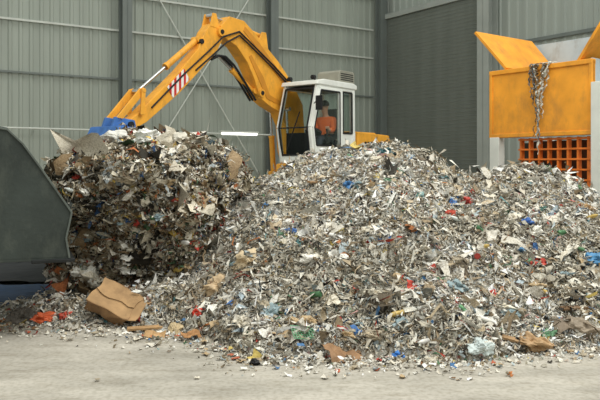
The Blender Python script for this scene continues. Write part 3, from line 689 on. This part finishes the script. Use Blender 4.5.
B=[((-.36,c,2.17),.15),((-.38,c,2.35),.145),((-.37,c,2.55),.16),((-.34,c,2.70),.075),((-.31,c,2.78),.06),((-.29,c,2.87),(.09,.085)),((-.28,c,2.96),(.095,.09)),
   ((-.34,c-.21,2.62),.07),((-.27,c-.25,2.38),.055),((-.08,c-.27,2.38),.04),((-.02,c-.28,2.42),.03),
   ((-.34,c+.21,2.62),.07),((-.27,c+.25,2.38),.055),((-.08,c+.28,2.38),.04),((-.02,c+.29,2.42),.03),
   ((-.32,c-.1,2.15),.09),((.08,c-.13,2.17),.07),((.16,c-.13,1.84),.05),((.28,c-.13,1.79),.035),
   ((-.32,c+.1,2.15),.09),((.08,c+.13,2.17),.07),((.16,c+.13,1.84),.05),((.28,c+.13,1.79),.035)]
Ed=[(0,1),(1,2),(2,3),(3,4),(4,5),(5,6),(2,7),(7,8),(8,9),(9,10),(2,11),(11,12),(12,13),(13,14),(0,15),(15,16),(16,17),(17,18),(0,19),(19,20),(20,21),(21,22)]
for base,sg in ((10,1),(14,-1)):
    bx,by,bz=B[base][0]
    for i,(dy,l) in enumerate(((-.028,.04),(-.01,.048),(.01,.045),(.028,.036))):
        k=len(B); B+= [((bx+.02,by+dy,bz+.03),.010),((bx+.045,by+dy,bz+.03-.0),.009),((bx+.05,by+dy,bz+.0-l*.4),.008)]
        Ed+=[(base,k),(k,k+1),(k+1,k+2)]
    k=len(B); B+=[((bx,by+sg*.035,bz+.02),.010),((bx+.025,by+sg*.045,bz+.035),.009)]; Ed+=[(base,k),(k,k+1)]
body=skin('body',B,Ed,SKIN,PE)
J=[(p,(r+.018 if not isinstance(r,tuple) else r)) for p,r in B[:4]]+[(p,r+.018) for p,r in (B[7],B[8],B[9],B[11],B[12],B[13])]
J[3]=(J[3][0],.085)
skin('jacket',J,[(0,1),(1,2),(2,3),(2,4),(4,5),(5,6),(2,7),(7,8),(8,9)],VEST,PE)
T=[(B[i][0],B[i][1]+.014) for i in(0,15,16,17,19,20,21)]
skin('trousers',T,[(0,1),(1,2),(2,3),(0,4),(4,5),(5,6)],TROU,PE)
m=MB(); m.lathe([(0.0,.11),(.05,.1),(.09,.065),(.11,.01),(.107,-.02)],24,c=(-.295,c,2.97)); h=m.build('hair',HAIR,PE,smooth=True)
m=MB(); m.lathe([(0,-.022),(.016,-.012),(.012,.012),(.004,.03),(0,.032)],10,c=(-.19,c,2.91)); m.build('nose',SKIN,PE,smooth=True)
for s in(-1,1):
    m=MB(); m.lathe([(0,-.011),(.009,-.006),(.011,0),(.009,.006),(0,.011)],10,c=(-.203,c+s*.032,2.935)); m.build('eye',DARK,PE,smooth=True)
    m=MB(); m.lathe([(0,-.03),(.012,-.02),(.014,0),(.012,.022),(0,.03)],10,c=(-.29,c+s*.093,2.92)); m.build('ear',SKIN,PE,smooth=True)
m=MB(); m.box((-.21,c-.025,2.865),(-.198,c+.025,2.873)); m.build('mouth',mat('lips',(150,80,72)),PE,bevel=.003)

# ---------------------------------------------------------------- hopper machine
HM=empty('waste_hopper',(3.42,12.6,0),math.atan2(-.8,.6)); tag(HM,'orange steel waste feed hopper on pale grey frame with flared sides','hopper')
m=MB(); m.box((0,0,2.1),(1.98,.06,3.26)); m.box((0,-.03,3.2),(1.98,.09,3.28)); m.box((0,-.03,2.08),(1.98,.09,2.15)); m.box((0,-.025,2.1),(.06,.08,3.26)); m.box((1.92,-.025,2.1),(1.98,.08,3.26))
m.build('front_panel',ORANGE2,HM,bevel=.01)
def slab(pts,th,name,mt):
    m=MB(); p=[Vector(q) for q in pts]; n=(p[1]-p[0]).cross(p[2]-p[0]).normalized()*th
    m.add(p+[q+n for q in p],[(0,1,2,3),(7,6,5,4),(0,4,5,1),(1,5,6,2),(2,6,7,3),(3,7,4,0)]); return m.build(name,mt,HM,bevel=.004)
INN=worn(mat('hopper_inner_grey',(176,190,196),.6,0,.12,3),(130,122,106),.5,3)
slab([(.32,0,3.28),(.32,1.6,3.28),(-.28,1.6,4.0),(-.28,-.1,4.0)],.05,'flared_side',ORANGE2)
slab([(1.7,0,3.28),(1.7,1.6,3.28),(2.35,1.6,4.1),(2.35,-.1,4.1)],.05,'flared_side',ORANGE2)
slab([(.1,1.6,3.0),(2.0,1.6,3.0),(2.35,1.75,3.95),(-.28,1.75,3.95)],.05,'rear_panel',INN)
slab([(.0,.06,2.1),(.0,1.6,2.1),(.1,1.6,3.3),(.1,.06,3.3)],.04,'side_panel',INN)
slab([(1.98,.06,2.1),(1.98,1.6,2.1),(1.9,1.6,3.3),(1.9,.06,3.3)],.04,'side_panel',INN)
PALE=mat('pale_post_paint',(214,216,208),.5,0,.08,4)
for x,y in((.02,-.04),(1.99,-.08),(.02,1.5),(1.9,1.5)):
    m=MB(); m.box((x,y,0),(x+.2,y+.17,2.09 if x<1 else 2.9)); m.box((x-.06,y-.06,0),(x+.26,y+.23,.03)); m.build('frame_post',PALE,HM,bevel=.008)
m=MB(); m.box((.2,.03,.86),(1.99,.12,.96)); m.build('cross_beam',LGREY,HM,bevel=.008)
m=MB(); m.box((.2,1.52,1.1),(1.9,1.62,1.2)); m.build('cross_beam',LGREY,HM,bevel=.008)
m=MB(); 
for i in range(8): m.box((.6+i*.18-.016,.06,1.0),(.6+i*.18+.016,.16,2.06))
for j in range(7): m.box((.56,.05,1.0+j*.17),(1.9,.17,1.03+j*.17))
m.box((.56,.5,1.0),(1.9,.52,2.02),1)
m.build('orange_grille',[GRILLE,mat('grille_back',(70,44,28),.8)],HM,bevel=.004)
m=MB(); m.box((.2,.54,.25),(1.85,1.45,.86)); m.box((.2,.62,.86),(1.85,1.45,2.0)); m.build('machine_body',mat('machine_dark',(62,60,54),.7,0,.2,4),HM,bevel=.03)
FILM=mat('film_white',(196,194,182),.8,0,.35,12,spec=.1); FILM2=mat('film_blue_grey',(112,124,130),.8,0,.3,12,spec=.1); FILM3=mat('film_brown',(130,108,80),.9,0,.3,12,spec=.1)
Mh=Matrix.Translation((3.42,12.6,0))@Matrix.Rotation(math.atan2(-.8,.6),4,'Z')
fr_=random.Random(9)
for i in range(15):
    x=.86+.42*fr_.random(); l=(.3,.4,.55,.7,.85,1.0,1.3,1.6)[i%8]*fr_.uniform(.85,1.1); w_=fr_.uniform(.012,.05); mt=fr_.choice((FILM,FILM2,FILM3,FILM))
    m=MB(); n=44; vs=[]; ph=fr_.uniform(0,6); wan=0
    for j in range(n):
        t=j/(n-1); wan+=fr_.uniform(-.016,.016)
        if j<3: yy=.12-.08*j; zz=3.31
        else: yy=-.05-.02*math.sin(j*1.3+i)-.003*i; zz=3.3-l*(j-2)/(n-3)
        drift=(1.0-x)*.9*min(1,t*l*1.6)+.05*math.sin(t*5*l+ph)*t+wan
        ww=w_*(.3+1.2*fr_.random())*(1-.5*t)
        for k in range(3):
            vs.append(Mh@Vector((x+(k/2-.5)*ww+drift, yy-.015*math.sin(k*2+j), zz+fr_.uniform(-.012,.012))))
    fs=[(j*3+k,j*3+k+1,(j+1)*3+k+1,(j+1)*3+k) for j in range(n-1) for k in range(2)]
    m.add(vs,fs); o=m.build('plastic_film_strip',mt,smooth=False); tag(o,'tattered dirty plastic film hanging over the orange hopper panel','plastic film',group='film strips on the hopper')

# ---------------------------------------------------------------- light
wd=bpy.data.worlds.new('world'); scene.world=wd; wd.use_nodes=True
bg=wd.node_tree.nodes['Background']; bg.inputs['Color'].default_value=(.965,1.0,.945,1); bg.inputs['Strength'].default_value=.8
def area(name,loc,target,sx,sy,power,col=(1,1,1)):
    l=bpy.data.lights.new(name,'AREA'); l.shape='RECTANGLE'; l.size=sx; l.size_y=sy; l.energy=power; l.color=col
    o=bpy.data.objects.new(name,l); COL.objects.link(o); o.location=loc; o.rotation_euler=(Vector(target)-Vector(loc)).to_track_quat('-Z','Y').to_euler(); return o
area('skylight',(2.8,6.0,8.5),(0.9,8.0,0),8,5,600,(1,.99,.94))
sun=bpy.data.lights.new('daylight','SUN'); sun.energy=.9; sun.angle=math.radians(25); sun.color=(1,.99,.94)
so=bpy.data.objects.new('daylight',sun); COL.objects.link(so); so.rotation_euler=Vector((-.6,.25,-1)).to_track_quat('-Z','Y').to_euler()
